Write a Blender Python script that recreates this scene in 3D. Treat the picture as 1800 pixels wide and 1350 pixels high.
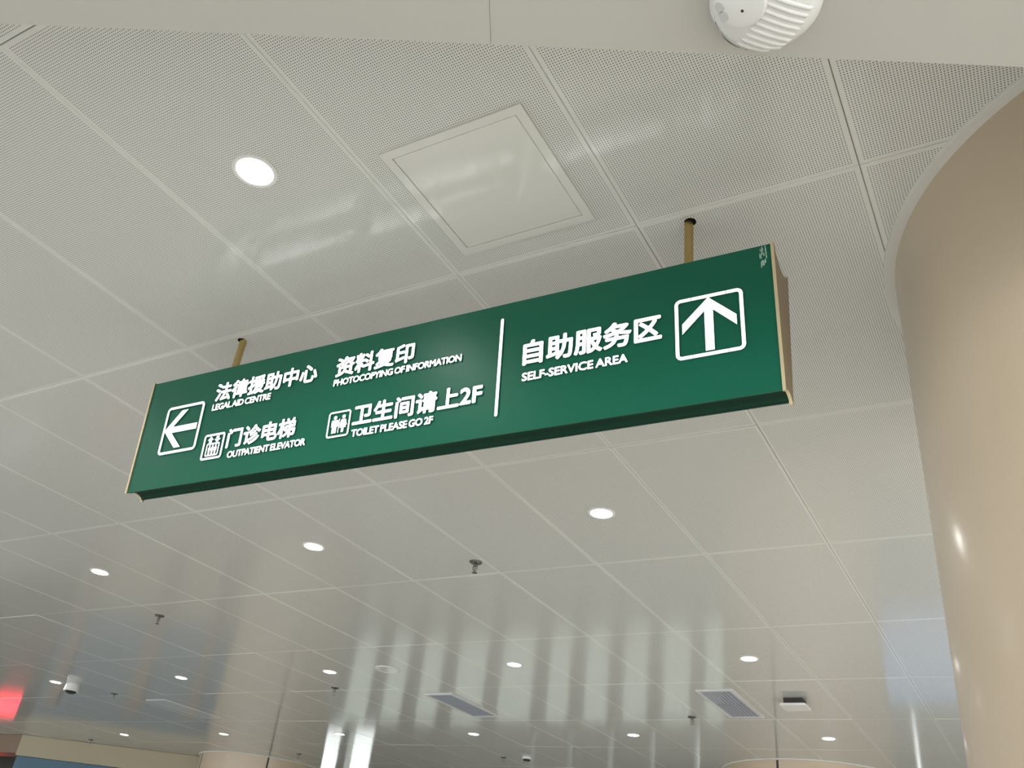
import bpy, bmesh, math, random
from mathutils import Vector, Matrix
random.seed(7)
for o in list(bpy.data.objects): bpy.data.objects.remove(o)
SC = bpy.context.scene
COL = SC.collection

# ------------------------------------------------------------------ camera, world, light, exposure
CAMZ = 1.5
CR = Vector((0.87141612, 0.47938177, 0.10405317))
CU = Vector((0.17489029, -0.5017886, 0.84712549))
CF = Vector((-0.45830921, 0.72000091, 0.52110589))
FPX = 1574.29
cam = bpy.data.cameras.new('camera')
cam.sensor_width = 36.0
cam.lens = FPX / 1800 * 36
cam.clip_end = 200
camo = bpy.data.objects.new('camera', cam)
M = Matrix((CR, CU, -CF)).transposed().to_4x4()
M.translation = Vector((0, 0, CAMZ))
camo.matrix_world = M
COL.objects.link(camo)
SC.camera = camo

W = bpy.data.worlds.new('world')
SC.world = W
W.use_nodes = True
bg = W.node_tree.nodes['Background']
bg.inputs[0].default_value = (0.93, 0.97, 1.0, 1)
bg.inputs[1].default_value = 1.5
SC.view_settings.view_transform = 'Standard'
SC.view_settings.look = 'None'
SC.view_settings.gamma = 1
SC.view_settings.use_curve_mapping = False
SC.view_settings.exposure = 1.66
SPOT_W = 8.0          # each downlight
FILL_W = 55.0          # unseen lamps added to brighten the near bay
LAMP_EMIT = 9.0

CEIL = 1.73511 + CAMZ   # underside of the metal ceiling
SOF = 1.2 + CAMZ        # underside of the dropped soffit
GX, GY = -3.17510, 0.56908   # a node of the 0.6 x 1.2 m panel grid

# ------------------------------------------------------------------ helpers
def mat(name, col, rough=0.5, metal=0.0, spec=0.5, emit=None, es=0.0, coat=0.0, coat_r=0.1):
    m = bpy.data.materials.new(name)
    m.use_nodes = True
    b = m.node_tree.nodes['Principled BSDF']
    b.inputs['Base Color'].default_value = (*col, 1)
    b.inputs['Roughness'].default_value = rough
    b.inputs['Metallic'].default_value = metal
    b.inputs['Specular IOR Level'].default_value = spec
    b.inputs['Coat Weight'].default_value = coat
    b.inputs['Coat Roughness'].default_value = coat_r
    if emit:
        b.inputs['Emission Color'].default_value = (*emit, 1)
        b.inputs['Emission Strength'].default_value = es
    return m

def add_noise_bump(m, scale=(40, 40, 40), strength=0.1, dist=0.002, rough_var=0.0):
    nt = m.node_tree
    b = nt.nodes['Principled BSDF']
    tc = nt.nodes.new('ShaderNodeTexCoord')
    mp = nt.nodes.new('ShaderNodeMapping')
    mp.inputs['Scale'].default_value = scale
    nz = nt.nodes.new('ShaderNodeTexNoise')
    nz.inputs['Scale'].default_value = 1.0
    nz.inputs['Detail'].default_value = 4
    bp = nt.nodes.new('ShaderNodeBump')
    bp.inputs['Strength'].default_value = strength
    bp.inputs['Distance'].default_value = dist
    nt.links.new(tc.outputs['Object'], mp.inputs['Vector'])
    nt.links.new(mp.outputs[0], nz.inputs['Vector'])
    nt.links.new(nz.outputs['Fac'], bp.inputs['Height'])
    nt.links.new(bp.outputs[0], b.inputs['Normal'])
    return m

def obj(name, bm, m, parent=None, smooth=False, loc=None, rot=None):
    me = bpy.data.meshes.new(name)
    bmesh.ops.recalc_face_normals(bm, faces=bm.faces)
    bm.to_mesh(me)
    bm.free()
    if m is not None:
        for k in (m if isinstance(m, (list, tuple)) else [m]):
            me.materials.append(k)
    if smooth:
        for p in me.polygons:
            p.use_smooth = True
        try:
            me.set_sharp_from_angle(angle=math.radians(40))
        except Exception:
            pass
    o = bpy.data.objects.new(name, me)
    COL.objects.link(o)
    if parent is not None:
        o.parent = parent
    if loc is not None:
        o.location = loc
    if rot is not None:
        o.rotation_euler = rot
    return o

def thing(name, label, cat, loc=(0, 0, 0), group=None, rotz=0.0):
    o = bpy.data.objects.new(name, None)
    o.empty_display_size = 0.05
    COL.objects.link(o)
    o.location = loc
    o.rotation_euler = (0, 0, rotz)
    return tag(o, label, cat, group)

def tag(o, label, cat, group=None):
    o['label'] = label
    o['category'] = cat
    if group:
        o['group'] = group
    return o

def struct(o):
    o['kind'] = 'structure'
    return o

def box(bm, x0, x1, y0, y1, z0, z1, bevel=0.0):
    r = bmesh.ops.create_cube(bm, size=1)
    vs = r['verts']
    for v in vs:
        v.co = Vector(((x0 + x1) / 2 + v.co.x * (x1 - x0), (y0 + y1) / 2 + v.co.y * (y1 - y0), (z0 + z1) / 2 + v.co.z * (z1 - z0)))
    if bevel:
        es = list({e for v in vs for e in v.link_edges})
        bmesh.ops.bevel(bm, geom=es, offset=bevel, segments=2, affect='EDGES', profile=0.5)
    return bm

def lathe(bm, prof, n=48, closed=False, center=(0, 0)):
    rings = []
    for r, z in prof:
        if r < 1e-6:
            rings.append([bm.verts.new((center[0], center[1], z))])
        else:
            rings.append([bm.verts.new((center[0] + r * math.cos(2 * math.pi * k / n), center[1] + r * math.sin(2 * math.pi * k / n), z)) for k in range(n)])
    pairs = list(zip(rings, rings[1:]))
    if closed:
        pairs.append((rings[-1], rings[0]))
    for a, b in pairs:
        for k in range(n):
            k2 = (k + 1) % n
            if len(a) == 1 and len(b) == 1:
                continue
            if len(a) == 1:
                bm.faces.new((a[0], b[k], b[k2]))
            elif len(b) == 1:
                bm.faces.new((a[k], a[k2], b[0]))
            else:
                bm.faces.new((a[k], a[k2], b[k2], b[k]))
    return bm

def tube(bm, pts, r, n=8):
    pts = [Vector(p) for p in pts]
    rings = []
    for i, p in enumerate(pts):
        d = (pts[min(i + 1, len(pts) - 1)] - pts[max(i - 1, 0)]).normalized()
        a = d.cross(Vector((0.3, 0.1, 0.95)) if abs(d.z) < 0.9 else Vector((1, 0, 0))).normalized()
        b = d.cross(a)
        rr = r[i] if isinstance(r, (list, tuple)) else r
        rings.append([bm.verts.new(p + rr * (math.cos(2 * math.pi * k / n) * a + math.sin(2 * math.pi * k / n) * b)) for k in range(n)])
    for a, b in zip(rings, rings[1:]):
        for k in range(n):
            bm.faces.new((a[k], a[(k + 1) % n], b[(k + 1) % n], b[k]))
    bm.faces.new(rings[0][::-1])
    bm.faces.new(rings[-1])
    return bm

def prism(bm, poly, d0, d1, f):
    """extrude a 2-D outline between depths d0 and d1; f(a, b, d) gives the 3-D point"""
    A = [bm.verts.new(f(a, b, d0)) for a, b in poly]
    B = [bm.verts.new(f(a, b, d1)) for a, b in poly]
    n = len(poly)
    for k in range(n):
        bm.faces.new((A[k], A[(k + 1) % n], B[(k + 1) % n], B[k]))
    f0 = bm.faces.new(A[::-1])
    f1 = bm.faces.new(B)
    bm.normal_update()
    bmesh.ops.triangulate(bm, faces=[f0, f1], ngon_method='EAR_CLIP')
    return bm

def strip(bm, outer, inner, d0, d1, f):
    """a closed band between two outlines with the same number of points, given thickness"""
    n = len(outer)
    V = [[bm.verts.new(f(a, b, d)) for a, b in L] for d in (d0, d1) for L in (outer, inner)]
    o0, i0, o1, i1 = V
    for k in range(n):
        j = (k + 1) % n
        bm.faces.new((o0[k], o0[j], i0[j], i0[k]))
        bm.faces.new((o1[k], i1[k], i1[j], o1[j]))
        bm.faces.new((o0[k], o1[k], o1[j], o0[j]))
        bm.faces.new((i0[k], i0[j], i1[j], i1[k]))
    return bm

def rrect(u0, u1, w0, w1, r, n=6):
    out = []
    for cx, cy, a0 in ((u1 - r, w1 - r, 0), (u0 + r, w1 - r, 90), (u0 + r, w0 + r, 180), (u1 - r, w0 + r, 270)):
        for k in range(n + 1):
            a = math.radians(a0 + 90 * k / n)
            out.append((cx + r * math.cos(a), cy + r * math.sin(a)))
    return out

def copy_tree(o, parent=None):
    c = o.copy()
    COL.objects.link(c)
    if parent is not None:
        c.parent = parent
    for ch in list(o.children):
        copy_tree(ch, c)
    return c

# ------------------------------------------------------------------ materials
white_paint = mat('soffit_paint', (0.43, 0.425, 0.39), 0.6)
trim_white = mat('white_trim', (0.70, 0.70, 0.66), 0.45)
plastic_white = mat('white_plastic', (0.80, 0.80, 0.79), 0.4)
dark_gap = mat('dark_gap', (0.02, 0.02, 0.018), 0.8)
dark_plastic = mat('dark_plastic', (0.03, 0.03, 0.03), 0.5)
lamp_glow = mat('lamp_diffuser', (0.9, 0.9, 0.9), 0.5, emit=(1.0, 0.985, 0.96), es=LAMP_EMIT)
brass = add_noise_bump(mat('brushed_brass', (0.50, 0.37, 0.15), 0.36, 0.85), (60, 60, 4), 0.08)
brass_pale = mat('gold_brown_plate', (0.30, 0.235, 0.14), 0.45, 0.2)
brass_edge = mat('pale_gold_edge', (0.70, 0.60, 0.38), 0.3, 0.3)
green_face = mat('green_face', (0.004, 0.112, 0.064), 0.36, 0.0, 0.32)
green_shaded = mat('shaded_green_body', (0.003, 0.034, 0.018), 0.5, 0.0, 0.2)  # sign green darkened: the shade on the underside is put into the colour
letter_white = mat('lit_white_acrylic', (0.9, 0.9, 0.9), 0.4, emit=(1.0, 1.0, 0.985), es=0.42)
letter_side = mat('letter_return', (0.03, 0.10, 0.07), 0.5)
chrome = mat('chrome', (0.22, 0.22, 0.205), 0.22, 1.0)
vent_white = mat('vent_white', (0.70, 0.71, 0.72), 0.4)
vent_slat = mat('vent_slat', (0.36, 0.40, 0.48), 0.4)
glass_clear = mat('window_glass', (0.16, 0.175, 0.15), 0.02)
glass_clear.node_tree.nodes['Principled BSDF'].inputs['Transmission Weight'].default_value = 1.0
glass_clear.node_tree.nodes['Principled BSDF'].inputs['IOR'].default_value = 1.02
glass_blue = mat('blue_window_glass', (0.10, 0.13, 0.18), 0.02)
glass_blue.node_tree.nodes['Principled BSDF'].inputs['Transmission Weight'].default_value = 1.0
glass_blue.node_tree.nodes['Principled BSDF'].inputs['IOR'].default_value = 1.02

glass_bright = mat('bright_window_glass', (0.55, 0.57, 0.54), 0.02)
glass_bright.node_tree.nodes['Principled BSDF'].inputs['Transmission Weight'].default_value = 1.0
glass_bright.node_tree.nodes['Principled BSDF'].inputs['IOR'].default_value = 1.02
# beige column cladding with faint vertical grain
column_mat = mat('beige_cladding', (0.60, 0.49, 0.36), 0.42, 0.0, 0.5, coat=0.6, coat_r=0.17)
add_noise_bump(column_mat, (140, 140, 5), 0.10, 0.0015)

floor_mat = mat('floor_tile', (0.58, 0.565, 0.53), 0.16)
wall_beige = mat('beige_fascia', (0.40, 0.35, 0.24), 0.5)
wall_brown = mat('brown_fascia', (0.22, 0.15, 0.105), 0.5)
wall_blue = mat('blue_wall', (0.035, 0.11, 0.17), 0.4)
wall_grey = mat('grey_wall', (0.50, 0.50, 0.45), 0.6)
frame_alu = mat('window_frame_alu', (0.55, 0.56, 0.54), 0.4, 0.3)
red_led = mat('red_led', (0.3, 0.01, 0.01), 0.5, emit=(1.0, 0.03, 0.05), es=2.5)

# perforated, coil-coated metal ceiling panels: 0.6 x 1.2 m with a plain border
def ceiling_material():
    m = mat('perforated_metal_panel', (0.72, 0.722, 0.69), 0.10, 0.0, 0.5)
    nt = m.node_tree
    L = nt.links.new
    b = nt.nodes['Principled BSDF']
    out = nt.nodes['Material Output']
    tc = nt.nodes.new('ShaderNodeTexCoord')
    sp = nt.nodes.new('ShaderNodeSeparateXYZ')
    L(tc.outputs['Object'], sp.inputs[0])
    def math_(op, a, b_=None, c=None):
        n = nt.nodes.new('ShaderNodeMath')
        n.operation = op
        for i, v in enumerate((a, b_, c)):
            if v is None:
                continue
            if isinstance(v, (int, float)):
                n.inputs[i].default_value = v
            else:
                L(v, n.inputs[i])
        return n.outputs[0]
    def axis(src, size, margin, pitch, count):
        t = math_('FLOORED_MODULO', src, size)
        l = math_('DIVIDE', math_('SUBTRACT', t, margin), pitch)
        idx = math_('ROUND', l)
        idx = math_('MINIMUM', math_('MAXIMUM', idx, 0.0), float(count))
        return math_('MULTIPLY', math_('SUBTRACT', l, idx), pitch)
    dx = axis(sp.outputs['X'], 0.6, 0.0160, 0.568 / 80, 80)
    dy = axis(sp.outputs['Y'], 1.2, 0.0160, 1.168 / 164, 164)
    d2 = math_('ADD', math_('MULTIPLY', dx, dx), math_('MULTIPLY', dy, dy))
    hole = math_('LESS_THAN', d2, 0.0014 ** 2)
    for hx, hy in ROD_HOLES:
        ex = math_('SUBTRACT', sp.outputs['X'], hx - GX)
        ey = math_('SUBTRACT', sp.outputs['Y'], hy - GY)
        e2 = math_('ADD', math_('MULTIPLY', ex, ex), math_('MULTIPLY', ey, ey))
        hole = math_('MAXIMUM', hole, math_('LESS_THAN', e2, 0.0165 ** 2))
    dk = nt.nodes.new('ShaderNodeBsdfDiffuse')
    dk.inputs[0].default_value = (0.012, 0.011, 0.010, 1)
    mx = nt.nodes.new('ShaderNodeMixShader')
    L(hole, mx.inputs[0])
    L(b.outputs[0], mx.inputs[1])
    L(dk.outputs[0], mx.inputs[2])
    L(mx.outputs[0], out.inputs[0])
    # slow waviness of the thin sheet
    nz = nt.nodes.new('ShaderNodeTexNoise')
    nz.inputs['Scale'].default_value = 3.2
    nz.inputs['Detail'].default_value = 1
    L(tc.outputs['Object'], nz.inputs['Vector'])
    bp = nt.nodes.new('ShaderNodeBump')
    bp.inputs['Strength'].default_value = 0.5
    bp.inputs['Distance'].default_value = 0.0008
    L(nz.outputs['Fac'], bp.inputs['Height'])
    L(bp.outputs[0], b.inputs['Normal'])
    return m

RODS = [(-2.327, 1.807), (-0.638, 1.814)]
ROD_HOLES = [(-2.331, 1.804), (-0.632, 1.809)]
ceil_mat = ceiling_material()

# ------------------------------------------------------------------ setting: floor, ceiling, soffit
bm = bmesh.new()
box(bm, -24, 14, -14, 15, -0.1, 0.0)
struct(obj('floor', bm, floor_mat))

bm = bmesh.new()
for i in range(-24, 12):
    for j in range(-3, 12):
        if i > 9 and j < -1:
            continue
        x0, y0 = 0.6 * i + 0.0006, 1.2 * j + 0.0006
        x1, y1 = 0.6 * (i + 1) - 0.0006, 1.2 * (j + 1) - 0.0006
        tx, ty = random.gauss(0, 0.0016), random.gauss(0, 0.0012)
        dz = random.gauss(0, 0.0004)
        cx, cy = (x0 + x1) / 2, (y0 + y1) / 2
        h = lambda x, y: dz + tx * (x - cx) + ty * (y - cy)
        e = 0.0016
        ins = [(x0 + e, y0 + e), (x1 - e, y0 + e), (x1 - e, y1 - e), (x0 + e, y1 - e)]
        rim = [(x0, y0), (x1, y0), (x1, y1), (x0, y1)]
        A = [bm.verts.new((x, y, h(x, y))) for x, y in ins]
        B = [bm.verts.new((x, y, h(x, y) + 0.002)) for x, y in rim]
        C = [bm.verts.new((x, y, 0.02)) for x, y in rim]
        bm.faces.new(A[::-1])
        for k in range(4):
            q = (k + 1) % 4
            bm.faces.new((A[k], A[q], B[q], B[k]))
            bm.faces.new((B[k], B[q], C[q], C[k]))
# the dark void above the panels
g = [bm.verts.new((x, y, 0.021)) for x, y in ((-14.6, -3.8), (7.4, -3.8), (7.4, 14.6), (-14.6, 14.6))]
fv = bm.faces.new(g)
fv.material_index = 1
struct(obj('ceiling', bm, [ceil_mat, dark_gap], loc=(GX, GY, CEIL)))

# soffit: two plasterboard sheets whose front edge runs across the room
E0 = Vector((-1.3255, 0.3653))
E1 = Vector((0.1387, 1.1130))
ED = (E1 - E0).normalized()
EN = Vector((ED.y, -ED.x))           # towards / behind the camera
SEAM = E0 + ED * ((Vector((-0.592, 0.746)) - E0).dot(ED))
SEAMD = Vector((0.0401, -0.0749)).normalized()
def soffit_poly(P, Q, z):
    def f(a, b, d):
        return (a, b, d)
    return prism(bm, [tuple(p) for p in (P, Q, Q + SEAMD * 6, P + SEAMD * 6)], z, CEIL - 0.002, f)
bm = bmesh.new()
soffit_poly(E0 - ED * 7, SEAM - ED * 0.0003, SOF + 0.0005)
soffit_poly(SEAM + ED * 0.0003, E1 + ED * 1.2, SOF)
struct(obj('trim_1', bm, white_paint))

# ------------------------------------------------------------------ columns
def column(cx, cy, R, seams, label):
    bm = bmesh.new()
    lathe(bm, [(R, 0), (R, CEIL + 0.01)], 128)
    c = struct(obj('column', bm, column_mat, smooth=True, loc=(cx, cy, 0)))
    c['label'] = label
    bm = bmesh.new()
    lathe(bm, [(R - 0.002, CEIL - 0.010), (R + 0.028, CEIL - 0.010), (R + 0.030, CEIL - 0.007), (R + 0.030, CEIL + 0.004), (R - 0.002, CEIL + 0.004)], 128, closed=True)
    obj('column_trim', bm, trim_white, c, smooth=True)
    for a in seams:
        bm = bmesh.new()
        ca, sa = math.cos(a), math.sin(a)
        t = 0.011
        prism(bm, [((R - 0.005) * ca - t * sa, (R - 0.005) * sa + t * ca), ((R + 0.0015) * ca - t * sa, (R + 0.0015) * sa + t * ca),
                   ((R + 0.0015) * ca + t * sa, (R + 0.0015) * sa - t * ca), ((R - 0.005) * ca + t * sa, (R - 0.005) * sa - t * ca)], 0.0, CEIL - 0.012, lambda a_, b_, d: (a_, b_, d))
        obj('seam', bm, dark_plastic, c)
    return c
column(0.6647, 2.3676, 0.843, [], 'large round beige column at the right edge with white ceiling ring')
column(-10.14, 10.42, 0.86, [math.radians(-118), math.radians(-40)], 'distant round beige column at lower left with two dark joints')
column(-2.30, 10.28, 0.86, [math.radians(-97)], 'distant round beige column at lower right with one dark joint')

# ------------------------------------------------------------------ left fascia, blue wall, back window wall
A0, B0 = Vector((-13.10, 8.55)), Vector((-10.6, 10.16))
d = (B0 - A0).normalized()
n2 = Vector((-d.y, d.x))
bm = bmesh.new()
prism(bm, [tuple(A0), tuple(B0), tuple(B0 + n2 * 0.3), tuple(A0 + n2 * 0.3)], 2.955, CEIL - 0.003, lambda a, b, z: (a, b, z))
struct(obj('wall_left', bm, wall_beige))
bm = bmesh.new()
P0, P1 = A0 + n2 * 0.06, B0 + n2 * 0.06
prism(bm, [tuple(P0), tuple(P1), tuple(P1 + n2 * 0.2), tuple(P0 + n2 * 0.2)], 1.30, 2.953, lambda a, b, z: (a, b, z))
struct(obj('wall_left_middle', bm, wall_blue))
bm = bmesh.new()
prism(bm, [tuple(P0), tuple(P1), tuple(P1 + n2 * 0.2), tuple(P0 + n2 * 0.2)], 0.0, 1.298, lambda a, b, z: (a, b, z))
struct(obj('wall_left_lower', bm, wall_beige))
for k, (s0, wd) in enumerate(((0.22, 0.09), (1.41, 0.11), (2.29, 0.07))):
    q0, q1 = A0 + d * (s0 - wd), A0 + d * (s0 + wd)
    bm = bmesh.new()
    prism(bm, [tuple(q0), tuple(q1), tuple(q1 + n2 * 0.056), tuple(q0 + n2 * 0.056)], 0.0, 2.78, lambda a, b, z: (a, b, z))
    struct(obj('trim_%d' % (k + 2), bm, wall_brown))
bm = bmesh.new()
prism(bm, [(-13.45, 9.90), (-13.45, 10.1), (-19.9, 10.1), (-19.9, 9.90)], 0.0, CEIL - 0.003, lambda a, b, z: (a, b, z))
struct(obj('wall_left_recess', bm, mat('recess_dark_brown', (0.035, 0.028, 0.022), 0.6)))
bm = bmesh.new()
prism(bm, [(-13.102, 8.552), (-13.3, 8.9), (-19.0, 8.6), (-19.0, 8.35)], 2.985, CEIL - 0.003, lambda a, b, z: (a, b, z))
struct(obj('wall_left_upper', bm, wall_brown))

bm = bmesh.new()
box(bm, -20.2, -20.0, -14, 14, 0, CEIL + 0.3)
struct(obj('added_wall_left', bm, wall_grey))  # unseen wall added to darken the left side of the room
bm = bmesh.new()
box(bm, 6.0, 6.2, 4.5, 14, 0, CEIL)
struct(obj('added_wall_right', bm, wall_grey))  # unseen wall added to cut the light reaching the far right
YW = 14.0
bm = bmesh.new()
wins = []
mull = [-12.05, -11.15, -10.35, -9.55, -8.60, -7.62, -6.92, -6.20, -5.50, -4.78, -4.00]
for a, b in zip(mull, mull[1:]):
    wins.append((a + 0.085, b - 0.085, 0.06, 1.90, glass_clear))
wins.append((-2.50, -0.70, 0.10, 1.68, glass_blue))
hi = [(-12.55, -11.72, 1.98, 2.95, glass_bright), (-11.58, -10.95, 1.98, 2.95, glass_bright)]
hi += [(m_ - 0.045, m_ + 0.045, 1.96, 2.75, glass_bright) for m_ in mull[5:10]] + [(-1.70, -1.63, 1.75, 2.9, glass_bright)]
xs = sorted({-24.0, 8.0} | {v for w in wins + hi for v in w[:2]})
zs = sorted({0.0, CEIL} | {v for w in wins + hi for v in w[2:4]})
for a, b in zip(xs, xs[1:]):
    for c, e in zip(zs, zs[1:]):
        mx_, mz_ = (a + b) / 2, (c + e) / 2
        if any(w[0] < mx_ < w[1] and w[2] < mz_ < w[3] for w in wins + hi):
            continue
        box(bm, a, b, YW, YW + 0.2, c, e)
struct(obj('wall_back', bm, wall_grey))
for k, (a, b, c, e, g) in enumerate(wins + hi):
    fw = min(0.03, (b - a) * 0.12)
    bm = bmesh.new()
    strip(bm, [(a, c), (b, c), (b, e), (a, e)], [(a + fw, c + fw), (b - fw, c + fw), (b - fw, e - fw), (a + fw, e - fw)], YW - 0.01, YW + 0.06, lambda u, v, dd: (u, dd, v))
    w = struct(obj('window_%d' % (k + 1), bm, frame_alu))
    bm = bmesh.new()
    box(bm, a + fw, b - fw, YW + 0.02, YW + 0.026, c + fw, e - fw)
    obj('pane', bm, g, w)

# ------------------------------------------------------------------ the hanging sign
SO = Vector((-1.50053, 1.755, 1.34004 + CAMZ))
U = Vector((0.99969113, 0.0247954, 0.0)).normalized()
V = Vector((-U.y, U.x, 0))            # depth, away from the camera
lean = math.radians(5.82)
sign = thing('hanging_sign', 'long green wayfinding sign with white lettering and gold end plates hanging from the ceiling', 'sign', tuple(SO))
sign.rotation_euler = (0, 0, math.atan2(U.y, U.x))
HW, HH = 1.0999, 0.2060
sl, cl = math.sin(lean), math.cos(lean)
def fp(u, w, dd=0.0):
    """point of the leaning front face, dd metres in front of it, in the sign's own axes"""
    return Vector((u, -w * sl - dd * cl, w * cl - dd * sl))
MID = 0.055
def profile(grow, sag_top, sag_bot):
    ft = (-HH * sl - grow, HH * cl + grow)
    fb = (HH * sl - grow, -HH * cl - grow * 0.6)
    bt = (2 * MID - ft[0], ft[1])
    bb = (2 * MID - fb[0], fb[1])
    pts = [ft, fb]
    L = 0.010
    n = 12
    pts.append((fb[0] + L * 0.6, fb[1]))
    for k in range(n + 1):
        t = k / n
        y = fb[0] + L * 0.6 + t * (bb[0] - fb[0] - 1.2 * L)
        pts.append((y, fb[1] + 0.003 + sag_bot * math.sin(math.pi * t) ** 0.7))
    pts += [(bb[0] - L * 0.6, bb[1]), bb, bt, (bt[0] - L, bt[1])]
    for k in range(n + 1):
        t = k / n
        y = bt[0] - L + t * (ft[0] - bt[0] + 2 * L)
        pts.append((y, bt[1] - 0.004 - sag_top * math.sin(math.pi * t) ** 0.7))
    pts.append((ft[0] + L, ft[1]))
    return pts
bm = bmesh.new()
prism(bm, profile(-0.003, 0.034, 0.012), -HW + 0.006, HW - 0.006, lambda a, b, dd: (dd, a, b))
obj('sign_body', bm, green_shaded, sign, smooth=True)
bm = bmesh.new()
A = [fp(-HW + 0.006, -HH), fp(HW - 0.006, -HH), fp(HW - 0.006, HH), fp(-HW + 0.006, HH)]
vs = [bm.verts.new(p) for p in A] + [bm.verts.new(p + Vector((0, 0.003, 0))) for p in A]
for q in ((0, 1, 2, 3), (7, 6, 5, 4), (0, 4, 5, 1), (1, 5, 6, 2), (2, 6, 7, 3), (3, 7, 4, 0)):
    bm.faces.new([vs[k] for k in q])
fpn = obj('face_panel', bm, green_face, sign)
fpn['label'] = 'green front panel'
for s in (-1, 1):
    bm = bmesh.new()
    prism(bm, profile(0.004, 0.034, 0.012), s * (HW - 0.005), s * (HW + 0.003), lambda a, b, dd: (dd, a, b))
    ep = obj('end_plate', bm, [brass_pale, brass_edge], sign)
    for p in ep.data.polygons:
        p.material_index = 0 if abs(p.normal.x) > 0.9 else 1
for rx, ry in RODS:
    loc = Matrix.Rotation(-sign.rotation_euler.z, 3, 'Z') @ (Vector((rx, ry, 0)) - Vector((SO.x, SO.y, 0)))
    bm = bmesh.new()
    lathe(bm, [(0, HH * cl - 0.06), (0.0125, HH * cl - 0.06), (0.0125, CEIL - SO.z + 0.018), (0, CEIL - SO.z + 0.018)], 24)
    obj('hanging_rod', bm, brass, sign, smooth=True, loc=(loc.x, loc.y, 0))

TH = 0.0045
def flat(name, bm, label=None):
    o = obj(name, bm, [letter_white, letter_side], sign)
    for p in o.data.polygons:
        nrm = p.normal
        if nrm.dot(Vector((0, -cl, -sl))) < 0.7:
            p.material_index = 1
    if label:
        o['label'] = label
    return o
def F(a, b, dd):
    return fp(a, b, dd)
BOLD = 0.034
def lettering(txt, u0, u1, w0, w1, bold, label, space=1.0):
    c = bpy.data.curves.new('lettering', 'FONT')
    c.body = txt
    c.size = 1.0
    c.space_character = space
    c.space_word = 0.72 if len(txt) > 9 else 1.0
    c.extrude = 0.5
    c.resolution_u = 3
    t = bpy.data.objects.new('lettering_source', c)
    COL.objects.link(t)
    dg = bpy.context.evaluated_depsgraph_get()
    me = bpy.data.meshes.new_from_object(t.evaluated_get(dg))
    bpy.data.objects.remove(t)
    bpy.data.curves.remove(c)
    xs_ = [v.co.x for v in me.vertices]
    ys_ = [v.co.y for v in me.vertices]
    ax, bx, ay, by = min(xs_), max(xs_), min(ys_), max(ys_)
    me.materials.clear()
    src = bmesh.new()
    src.from_mesh(me)
    bpy.data.meshes.remove(me)
    bmesh.ops.remove_doubles(src, verts=src.verts, dist=0.0002)
    # heavier strokes: the same outline laid side by side around a small circle
    g = bold * (w1 - w0)
    bm = bmesh.new()
    for q in range(8):
        ou, ow = g * math.cos(q * math.pi / 4), g * math.sin(q * math.pi / 4)
        vm = {}
        for v in src.verts:
            u = u0 + g + (v.co.x - ax) / (bx - ax) * (u1 - u0 - 2 * g) + ou
            w = w0 + g + (v.co.y - ay) / (by - ay) * (w1 - w0 - 2 * g) + ow
            vm[v] = bm.verts.new(fp(u, w, 0.0005 + (v.co.z + 0.5) * TH))
        for f in src.faces:
            try:
                bm.faces.new([vm[v] for v in f.verts])
            except ValueError:
                pass
    src.free()
    return flat('lettering', bm, label)

lettering('法律援助中心', -0.770, -0.332, 0.077, 0.145, BOLD, 'white raised Chinese lettering at upper left')
lettering('LEGAL AID CENTRE', -0.772, -0.515, 0.045, 0.069, BOLD * 1.25, 'white raised lettering LEGAL AID CENTRE', 0.94)
lettering('门诊电梯', -0.671, -0.384, -0.105, -0.037, BOLD, 'white raised Chinese lettering at lower left')
lettering('OUTPATIENT ELEVATOR', -0.656, -0.334, -0.141, -0.117, BOLD * 1.25, 'white raised lettering OUTPATIENT ELEVATOR', 0.94)
lettering('资料复印', -0.258, 0.035, 0.075, 0.144, BOLD, 'white raised Chinese lettering at upper middle')
lettering('PHOTOCOPYING OF INFORMATION', -0.259, 0.205, 0.044, 0.067, BOLD * 1.25, 'white raised lettering PHOTOCOPYING OF INFORMATION', 0.94)
lettering('卫生间请上2F', -0.163, 0.284, -0.105, -0.036, BOLD, 'white raised Chinese lettering ending in 2F')
lettering('TOILET PLEASE GO 2F', -0.160, 0.128, -0.141, -0.117, BOLD * 1.25, 'white raised lettering TOILET PLEASE GO 2F', 0.94)
lettering('自助服务区', 0.405, 0.807, -0.012, 0.066, BOLD, 'white raised Chinese lettering at right')
lettering('SELF-SERVICE AREA', 0.406, 0.714, -0.060, -0.034, BOLD * 1.25, 'white raised lettering SELF-SERVICE AREA')

bm = bmesh.new()
prism(bm, rrect(0.3272, 0.3368, -0.152, 0.156, 0.0046, 4), 0.0005, TH, F)
flat('divider_bar', bm, 'thin white vertical divider bar')

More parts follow.
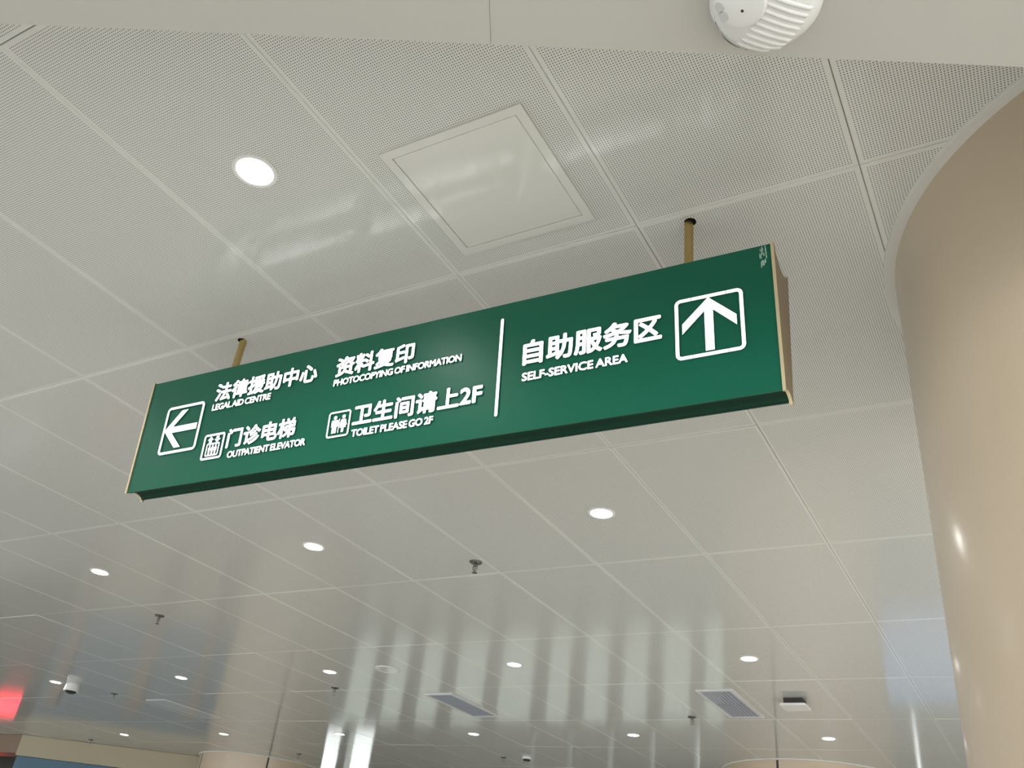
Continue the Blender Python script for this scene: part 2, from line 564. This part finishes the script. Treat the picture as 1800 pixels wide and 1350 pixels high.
def frame(u0, u1, w0, w1, t, r):
    bm = bmesh.new()
    strip(bm, rrect(u0, u1, w0, w1, r), rrect(u0 + t, u1 - t, w0 + t, w1 - t, max(r - t, 0.001)), 0.0005, TH, F)
    return bm
def poly(bm, pts):
    return prism(bm, pts, 0.0005, TH, F)
def arrow(cx, cy, s, left):
    # outline of an upward arrow, then turned for the left-pointing one
    P = [(0, .083), (-.071, .016), (-.071, -.014), (-.0115, .044), (-.0115, -.073), (.0115, -.073), (.0115, .044), (.071, -.014), (.071, .016)]
    if left:
        P = [(-b, a) for a, b in P]
    return [(cx + a * s, cy + b * s) for a, b in P]
for left, (u0, u1, w0, w1) in ((True, (-0.988, -0.812, -0.087, 0.091)), (False, (0.842, 1.0185, -0.083, 0.093))):
    cx, cy = (u0 + u1) / 2, (w0 + w1) / 2
    bm = frame(u0, u1, w0, w1, 0.0095, 0.016)
    fr = flat('arrow_frame', bm, 'white rounded frame of the %s arrow' % ('left' if left else 'up'))
    for fu in (0.25, 0.76):
        ju = u0 + fu * (u1 - u0)
        for jw in (w0, w1 - 0.0095):
            bm = bmesh.new()
            prism(bm, [(ju - .0006, jw - .0003), (ju + .0006, jw - .0003), (ju + .0006, jw + .0098), (ju - .0006, jw + .0098)], 0.0005, TH + 0.0004, F)
            obj('frame_joint', bm, letter_side, fr)
    bm = bmesh.new()
    poly(bm, arrow(cx, cy - (0.0 if left else 0.002), 0.98, left))
    flat('arrow', bm, 'white arrow pointing %s' % ('left' if left else 'up'))

# elevator pictogram
EU0, EU1, EW0, EW1 = -0.776, -0.684, -0.134, -0.043
bm = frame(EU0, EU1, EW0, EW1, 0.0075, 0.010)
flat('elevator_frame', bm)
bm = bmesh.new()
cx = (EU0 + EU1) / 2
strip(bm, rrect(cx - .029, cx + .029, EW0 + .012, EW0 + .058, .006), rrect(cx - .024, cx + .024, EW0 + .017, EW0 + .053, .002), 0.0005, TH, F)
def person(bm, px, y0, h, w, dress=False):
    k = h
    poly(bm, [(px + .11 * k * math.cos(a), y0 + .885 * k + .11 * k * math.sin(a)) for a in [2 * math.pi * i / 14 for i in range(14)]])
    if dress:
        P = [(-.16, .74), (.16, .74), (.30, .40), (.22, .37), (.16, .52), (.25, .26), (.10, .26), (.09, 0), (-.09, 0), (-.10, .26), (-.25, .26), (-.16, .52), (-.22, .37), (-.30, .40)]
    else:
        P = [(-.20, .75), (.20, .75), (.25, .70), (.25, .36), (.17, .36), (.17, 0), (.02, 0), (.02, .33), (-.02, .33), (-.02, 0), (-.17, 0), (-.17, .36), (-.25, .36), (-.25, .70)]
    poly(bm, [(px + a * w, y0 + b * k) for a, b in P])
for q in (-1, 0, 1):
    person(bm, cx + q * .0135, EW0 + .018, .034, .022)
for q, up in ((-1, 1), (1, -1)):
    ax, ay = cx + q * .015, EW0 + .070
    T = [(0, .013), (-.0135, -.001), (-.0062, -.001), (-.0062, -.011), (.0062, -.011), (.0062, -.001), (.0135, -.001)]
    poly(bm, [(ax + a, ay + up * b) for a, b in (T if up > 0 else T[::-1])])
flat('elevator_pictogram', bm, 'white elevator car with three people and two arrows')

# toilet pictogram
TU0, TU1, TW0, TW1 = -0.256, -0.172, -0.132, -0.046
bm = frame(TU0, TU1, TW0, TW1, 0.0055, 0.010)
flat('toilet_frame', bm)
bm = bmesh.new()
person(bm, TU0 + .027, TW0 + .014, .058, .050)
person(bm, TU0 + .059, TW0 + .014, .058, .050, True)
poly(bm, [(TU0 + .0415, TW0 + .014), (TU0 + .0445, TW0 + .014), (TU0 + .0445, TW0 + .060), (TU0 + .0415, TW0 + .060)])
flat('toilet_pictogram', bm, 'white man and woman figures')

# worn paint at the upper right corner of the face
bm = bmesh.new()
rr = random.Random(3)
for k in range(16):
    u = HW - 0.012 - rr.random() * 0.022
    w = HH - 0.008 - rr.random() * 0.050
    hgt, wd = 0.003 + rr.random() * 0.008, 0.0008 + rr.random() * 0.0012
    prism(bm, [(u - wd, w - hgt), (u + wd, w - hgt * .8), (u + wd * .6, w + hgt), (u - wd * .8, w + hgt * .7)], 0.0, 0.0006, F)
o = obj('chipped_paint', bm, mat('chipped_paint', (0.45, 0.62, 0.52), 0.6), sign)
o['label'] = 'pale scratches in the green face'

# ------------------------------------------------------------------ recessed downlights
def make_light(label):
    t = thing('ceiling_light', label, 'ceiling light', (0, 0, CEIL), 'recessed downlights in the metal ceiling')
    bm = bmesh.new()
    lathe(bm, [(0.052, -0.0035), (0.058, -0.005), (0.063, -0.004), (0.065, -0.0005), (0.065, 0.002), (0.052, 0.010)], 48, closed=True)
    obj('trim_ring', bm, plastic_white, t, smooth=True)
    bm = bmesh.new()
    lathe(bm, [(0, -0.0042), (0.030, -0.0040), (0.0515, -0.003), (0.0515, 0.004), (0, 0.004)], 48)
    obj('diffuser', bm, lamp_glow, t, smooth=True)
    l = bpy.data.lights.new('lamp', 'SPOT')
    l.energy = SPOT_W
    l.color = (1.0, 0.98, 0.95)
    l.spot_size = math.radians(150)
    l.spot_blend = 1.0
    l.shadow_soft_size = 0.05
    lo = bpy.data.objects.new('lamp', l)
    COL.objects.link(lo)
    lo.parent = t
    lo.location = (0, 0, -0.012)
    return t
LIGHTS = [
    (448, 301, -1.67, 1.16, 'large glowing round downlight at upper left, between the soffit and the green sign'),
    (-180, 540, -3.47, 1.16, 'recessed downlight further left along the ceiling, outside the picture'),
    (551, 960, -3.44, 3.55, 'glowing round downlight below the left half of the green sign'),
    (1058, 902, -1.68, 3.56, 'glowing round downlight below the right half of the green sign'),
    (175, 1005, -5.26, 3.55, 'glowing round downlight below the left end of the green sign'),
    (318, 1191, -7.09, 5.99, 'glowing round downlight at lower left, right of the dome camera and its small sprinkler'),
    (98, 1199, -8.95, 5.99, 'glowing round downlight just left of the dome camera'),
    (581, 1181, -5.27, 5.97, 'glowing round downlight just left of the round ceiling disc'),
    (904, 1168, -3.46, 5.95, 'glowing round downlight above and right of the narrow grey vent'),
    (1316, 1158, -1.69, 6.01, 'glowing round downlight above the square striped vent'),
    (393, 1290, -8.94, 8.44, 'far glowing downlight just above the distant beige column at lower left'),
    (218, 1291, -10.85, 8.51, 'far glowing downlight left of the distant left column, leftmost of the farthest row'),
    (597, 1290, -7.08, 8.40, 'far glowing downlight third from the left in the farthest row'),
    (833, 1290, -5.27, 8.37, 'far glowing downlight in the farthest row, below the narrow grey vent'),
    (1113, 1292, -3.49, 8.38, 'far glowing downlight in the farthest row, left of the square striped vent'),
    (1456, 1298, -1.71, 8.48, 'far glowing downlight in the farthest row, rightmost, near the beige column'),
]
first = None
for _, _, lx, ly, lab in LIGHTS:
    o = make_light(lab) if first is None else copy_tree(first)
    first = first or o
    o.location = (lx, ly, CEIL)
    o['label'] = lab

# unseen fill lamps added behind the camera, under the soffit, and behind the big column: only their light reaches the picture
for lx, ly, lz in ((-1.67, -1.3, SOF), (0.13, -1.3, SOF), (1.93, -1.3, SOF), (1.93, 1.16, CEIL), (0.13, 3.56, CEIL), (1.93, 3.56, CEIL), (0.13, 6.0, CEIL)):
    l = bpy.data.lights.new('lamp', 'SPOT')
    l.energy = FILL_W * (0.6 if lx < -1 else 1.0)
    l.color = (1.0, 0.98, 0.95)
    l.spot_size = math.radians(150)
    l.spot_blend = 1.0
    l.shadow_soft_size = 0.05
    lo = bpy.data.objects.new('lamp', l)
    COL.objects.link(lo)
    lo.location = (lx, ly, lz - 0.012)

# ------------------------------------------------------------------ sprinklers
def make_sprinkler(label):
    t = thing('fire_sprinkler', label, 'sprinkler', (0, 0, CEIL), 'fire sprinklers in the metal ceiling')
    bm = bmesh.new()
    lathe(bm, [(0, -0.014), (0.014, -0.014), (0.030, -0.009), (0.036, -0.003), (0.036, 0.001), (0, 0.001)], 32)
    obj('escutcheon', bm, chrome, t, smooth=True)
    bm = bmesh.new()
    lathe(bm, [(0, -0.024), (0.011, -0.024), (0.011, -0.012), (0, -0.012)], 16)
    for s in (-1, 1):
        tube(bm, [(s * .010, 0, -.020), (s * .0135, 0, -.030), (s * .0125, 0, -.044), (s * .004, 0, -.055)], 0.0026)
    lathe(bm, [(0, -0.060), (0.005, -0.060), (0.006, -0.052), (0, -0.052)], 12)
    obj('frame_arms', bm, chrome, t, smooth=True)
    bm = bmesh.new()
    lathe(bm, [(0, -0.052), (0.0022, -0.050), (0.0028, -0.038), (0.0022, -0.026), (0, -0.024)], 12)
    obj('bulb', bm, mat('sprinkler_bulb', (0.12, 0.08, 0.07), 0.2), t, smooth=True)
    bm = bmesh.new()
    n = 12
    pr = []
    for k in range(2 * n):
        r = 0.017 if k % 2 == 0 else 0.011
        a = 2 * math.pi * k / (2 * n)
        pr.append((r * math.cos(a), r * math.sin(a)))
    prism(bm, pr, -0.0635, -0.0610, lambda a, b, dd: (a, b, dd))
    obj('deflector', bm, chrome, t)
    return t
SPR = [
    (-2.63, 3.985, 'chrome fire sprinkler below the middle of the green sign, the nearest and largest one'),
    (-5.62, 4.39, 'chrome fire sprinkler below the left end of the sign, above the lower left downlights'),
    (-5.61, 6.47, 'small chrome fire sprinkler just below the downlight left of the round disc'),
    (-2.66, 7.66, 'chrome fire sprinkler just left of the square striped vent'),
    (-8.62, 6.48, 'small dark fire sprinkler to the right of the dome camera'),
    (-11.97, 8.86, 'tiny dark fire sprinkler above the beige fascia at far lower left'),
    (-5.60, 9.60, 'tiny dark fire sprinkler at the bottom edge beside the small smoke detector'),
    (-8.73, 9.62, 'tiny dark fire sprinkler at the right end of the distant left column'),
]
first = None
for x, y, lab in SPR:
    o = make_sprinkler(lab) if first is None else copy_tree(first)
    first = first or o
    o.location = (x, y, CEIL)
    o['label'] = lab

# ------------------------------------------------------------------ access panel beside the sign
def FX(a, b, dd):
    return (a, b, dd)
hatch = thing('access_panel', 'square white ceiling access panel with plain frame above the green sign', 'access panel', (-1.085, 1.468, CEIL))
bm = bmesh.new()
strip(bm, [(-.216, -.222), (.216, -.222), (.216, .222), (-.216, .222)], [(-.190, -.196), (.190, -.196), (.190, .196), (-.190, .196)], -0.0075, 0.004, FX)
bmesh.ops.bevel(bm, geom=[e for e in bm.edges], offset=0.0008, segments=1, affect='EDGES')
hatch_mat = mat('smooth_white_enamel', (0.73, 0.725, 0.685), 0.10)
obj('frame', bm, hatch_mat, hatch)
bm = bmesh.new()
box(bm, -.1885, .1885, -.1945, .1945, -0.0068, 0.002, 0.0025)
obj('door_leaf', bm, hatch_mat, hatch)

h2 = thing('access_panel', 'thin framed flush ceiling panel at far lower left above the distant beige column', 'access panel', (-8.31, 7.19, CEIL))
bm = bmesh.new()
strip(bm, [(-.15, -.42), (.15, -.42), (.15, .42), (-.15, .42)], [(-.128, -.398), (.128, -.398), (.128, .398), (-.128, .398)], -0.005, 0.004, FX)
obj('frame', bm, hatch_mat, h2)
bm = bmesh.new()
box(bm, -.126, .126, -.396, .396, -0.0044, 0.003)
obj('door_leaf', bm, hatch_mat, h2)

# ------------------------------------------------------------------ air vents
def vent(x, y, w, l, label, nslat):
    t = thing('ceiling_vent', label, 'air vent', (x, y, CEIL), 'air vents in the metal ceiling')
    bm = bmesh.new()
    f = 0.028
    strip(bm, [(-w, -l), (w, -l), (w, l), (-w, l)], [(-w + f, -l + f), (w - f, -l + f), (w - f, l - f), (-w + f, l - f)], -0.010, 0.005, FX)
    obj('frame', bm, vent_white, t)
    bm = bmesh.new()
    box(bm, -w + f, w - f, -l + f, l - f, 0.0, 0.0045)
    obj('backing', bm, dark_plastic, t)
    bm = bmesh.new()
    for k in range(nslat):
        cx = -w + f + (k + 0.5) * (2 * w - 2 * f) / nslat
        h = (2 * w - 2 * f) / nslat * 0.27
        v = [bm.verts.new(p) for p in ((cx - h, -l + f, -0.0085), (cx + h, -l + f, -0.002), (cx + h, l - f, -0.002), (cx - h, l - f, -0.0085),
                                       (cx - h, -l + f, -0.0070), (cx + h, -l + f, -0.0008), (cx + h, l - f, -0.0008), (cx - h, l - f, -0.0070))]
        for q in ((0, 1, 2, 3), (7, 6, 5, 4), (0, 4, 5, 1), (1, 5, 6, 2), (2, 6, 7, 3), (3, 7, 4, 0)):
            bm.faces.new([v[i] for i in q])
    box(bm, -w + f, w - f, -0.004, 0.004, -0.0088, -0.001)
    obj('grille', bm, vent_slat, t)
    return t
vent(-4.66, 7.16, 0.145, 0.42, 'narrow grey ceiling vent in the lower middle, below the round ceiling disc', 9)
vent(-2.185, 7.225, 0.145, 0.44, 'striped ceiling vent at lower right, beside the white square wireless unit', 8)

# ------------------------------------------------------------------ small ceiling devices
t = thing('ceiling_speaker', 'flat round white ceiling disc right of a downlight in the lower middle', 'speaker', (-4.655, 5.955, CEIL))
bm = bmesh.new()
lathe(bm, [(0.100, -0.008), (0.105, -0.007), (0.106, -0.003), (0.106, 0.002), (0.100, 0.002)], 48, closed=True)
obj('rim', bm, hatch_mat, t, smooth=True)
bm = bmesh.new()
lathe(bm, [(0, -0.0035), (0.09, -0.0035), (0.0985, -0.003), (0.0985, 0.002), (0, 0.002)], 48)
obj('cover', bm, hatch_mat, t, smooth=True)

t = thing('wireless_access_point', 'white square wireless unit standing off the ceiling right of the striped vent', 'wireless unit', (-1.665, 7.13, CEIL))
bm = bmesh.new()
box(bm, -.070, .070, -.070, .070, -0.043, 0.001, 0.004)
obj('mount', bm, dark_plastic, t)
bm = bmesh.new()
prism(bm, rrect(-.10, .10, -.10, .10, .025), -0.060, -0.043, FX)
bmesh.ops.bevel(bm, geom=[e for e in bm.edges if len(e.link_faces) == 2 and e.calc_face_angle(0) > 1.2], offset=0.005, segments=2, affect='EDGES')
obj('housing', bm, plastic_white, t, smooth=True)

t = thing('dome_camera', 'small white dome camera beside the leftmost downlight of its row', 'camera', (-8.80, 6.09, CEIL))
bm = bmesh.new()
lathe(bm, [(0, 0.001), (0.066, 0.001), (0.068, -0.012), (0.074, -0.060), (0.074, -0.072), (0, -0.072)], 40)
obj('housing', bm, plastic_white, t, smooth=True)
bm = bmesh.new()
lathe(bm, [(0.060, -0.072), (0.056, -0.082), (0.040, -0.092), (0.020, -0.097), (0, -0.098)], 32)
obj('dome', bm, mat('smoked_dome', (0.02, 0.02, 0.02), 0.08), t, smooth=True)

t = thing('smoke_detector', 'tiny pale smoke detector at the bottom edge right of a tiny sprinkler', 'smoke detector', (-5.27, 9.56, CEIL))
bm = bmesh.new()
lathe(bm, [(0, 0.001), (0.052, 0.001), (0.053, -0.018), (0.048, -0.026), (0, -0.026)], 32)
obj('base', bm, plastic_white, t, smooth=True)
bm = bmesh.new()
lathe(bm, [(0.040, -0.026), (0.040, -0.040), (0.034, -0.046), (0, -0.048)], 32)
obj('sensor_cap', bm, dark_plastic, t, smooth=True)

# ------------------------------------------------------------------ ribbed detector on the soffit
dt = thing('ceiling_detector', 'round white ribbed detector mounted under the pale soffit at the top edge', 'detector', (-0.176, 0.832, SOF))
detector_white = mat('detector_plastic', (0.62, 0.62, 0.61), 0.35)
R0 = 0.080
bm = bmesh.new()
prof = [(0, 0.0), (R0, 0.0), (R0 + 0.001, -0.010), (R0 - 0.002, -0.022), (R0 - 0.010, -0.036), (R0 - 0.024, -0.047), (0.030, -0.053), (0, -0.054)]
lathe(bm, prof, 64)
obj('housing', bm, detector_white, dt, smooth=True)
def dome_z(r):
    pr = [(p[0], p[1]) for p in prof[1:]]
    pr.sort()
    for (ra, za), (rb, zb) in zip(pr, pr[1:]):
        if ra <= r <= rb:
            return za + (zb - za) * (r - ra) / max(rb - ra, 1e-9)
    return 0.0
# ribs run to the far right of the housing
ra = math.radians(47)
rd, rn = Vector((math.cos(ra), math.sin(ra))), Vector((-math.sin(ra), math.cos(ra)))
bm = bmesh.new()
for k in range(9):
    off = -0.030 + k * 0.0112
    pts = []
    for q in range(13):
        s = -0.014 + q * 0.0058
        P = rd * s + rn * off
        if P.length > R0 - 0.004:
            continue
        pts.append((P.x, P.y, dome_z(P.length) + 0.0014))
    if len(pts) > 3:
        tube(bm, pts, [0.0015] + [0.0040] * (len(pts) - 2) + [0.0015], 12)
obj('rib', bm, detector_white, dt, smooth=True)['kind'] = 'stuff'
# smooth tilted face with two little windows and a screw hole
fm = Matrix.Translation((-0.030, -0.035, -0.0475)) @ Matrix.Rotation(math.radians(13), 4, 'Y') @ Matrix.Rotation(math.radians(-10), 4, 'X')
bm = bmesh.new()
lathe(bm, [(0, -0.007), (0.030, -0.0068), (0.036, -0.005), (0.038, 0.0), (0.038, 0.016), (0, 0.016)], 48)
o = obj('sensor_face', bm, detector_white, dt, smooth=True)
o.matrix_local = fm
lens_m = mat('grey_lens', (0.42, 0.42, 0.42), 0.12)
for px, py in ((-0.0280, -0.003), (-0.0256, 0.011)):
    bm = bmesh.new()
    prism(bm, [(px + 0.0065 * math.cos(a) * (0.8 if math.cos(a) < 0 else 1), py + 0.0085 * math.sin(a)) for a in [2 * math.pi * i / 20 for i in range(20)]], -0.0085, -0.005, FX)
    lo = obj('lens', bm, lens_m, o)
bm = bmesh.new()
lathe(bm, [(0, -0.0073), (0.0022, -0.0073), (0.0022, -0.004), (0, -0.004)], 16, center=(0.003, 0.0097))
obj('screw_hole', bm, dark_gap, o)
bm = bmesh.new()
n = 16
for k in range(n):
    a0, a1 = math.radians(128 + 58 * k / n), math.radians(128 + 58 * (k + 1) / n)
    w0, w1 = 0.0022 * math.sin(math.pi * k / n), 0.0022 * math.sin(math.pi * (k + 1) / n)
    r = R0 - 0.006
    z = -0.0315
    v = [bm.verts.new(p) for p in ((r * math.cos(a0), r * math.sin(a0), z - w0), (r * math.cos(a1), r * math.sin(a1), z - w1),
                                   ((r + .001) * math.cos(a1), (r + .001) * math.sin(a1), z + w1), ((r + .001) * math.cos(a0), (r + .001) * math.sin(a0), z + w0))]
    bm.faces.new(v)
obj('slit', bm, dark_gap, dt)

# ------------------------------------------------------------------ red running-text display at the far left (seen only as its reflection in the ceiling)
t = thing('led_display', 'black wall display with red glowing rows at the far lower left corner', 'display', (-14.83, 9.20, 2.42))
t.rotation_euler = (0, 0, math.radians(32))
bm = bmesh.new()
box(bm, -.30, .30, -0.03, 0.06, 0.0, 0.42, 0.006)
obj('housing', bm, dark_plastic, t)
for r in range(2):
    bm = bmesh.new()
    box(bm, -.15, .22, -0.036, -0.029, 0.08 + r * 0.16, 0.21 + r * 0.16)
    obj('led_row', bm, red_led, t)
# the display hangs from the ceiling of the recess
bm = bmesh.new()
box(bm, -.02, .02, 0.0, 0.03, 0.415, CEIL - 2.42)
obj('bracket', bm, dark_plastic, t)
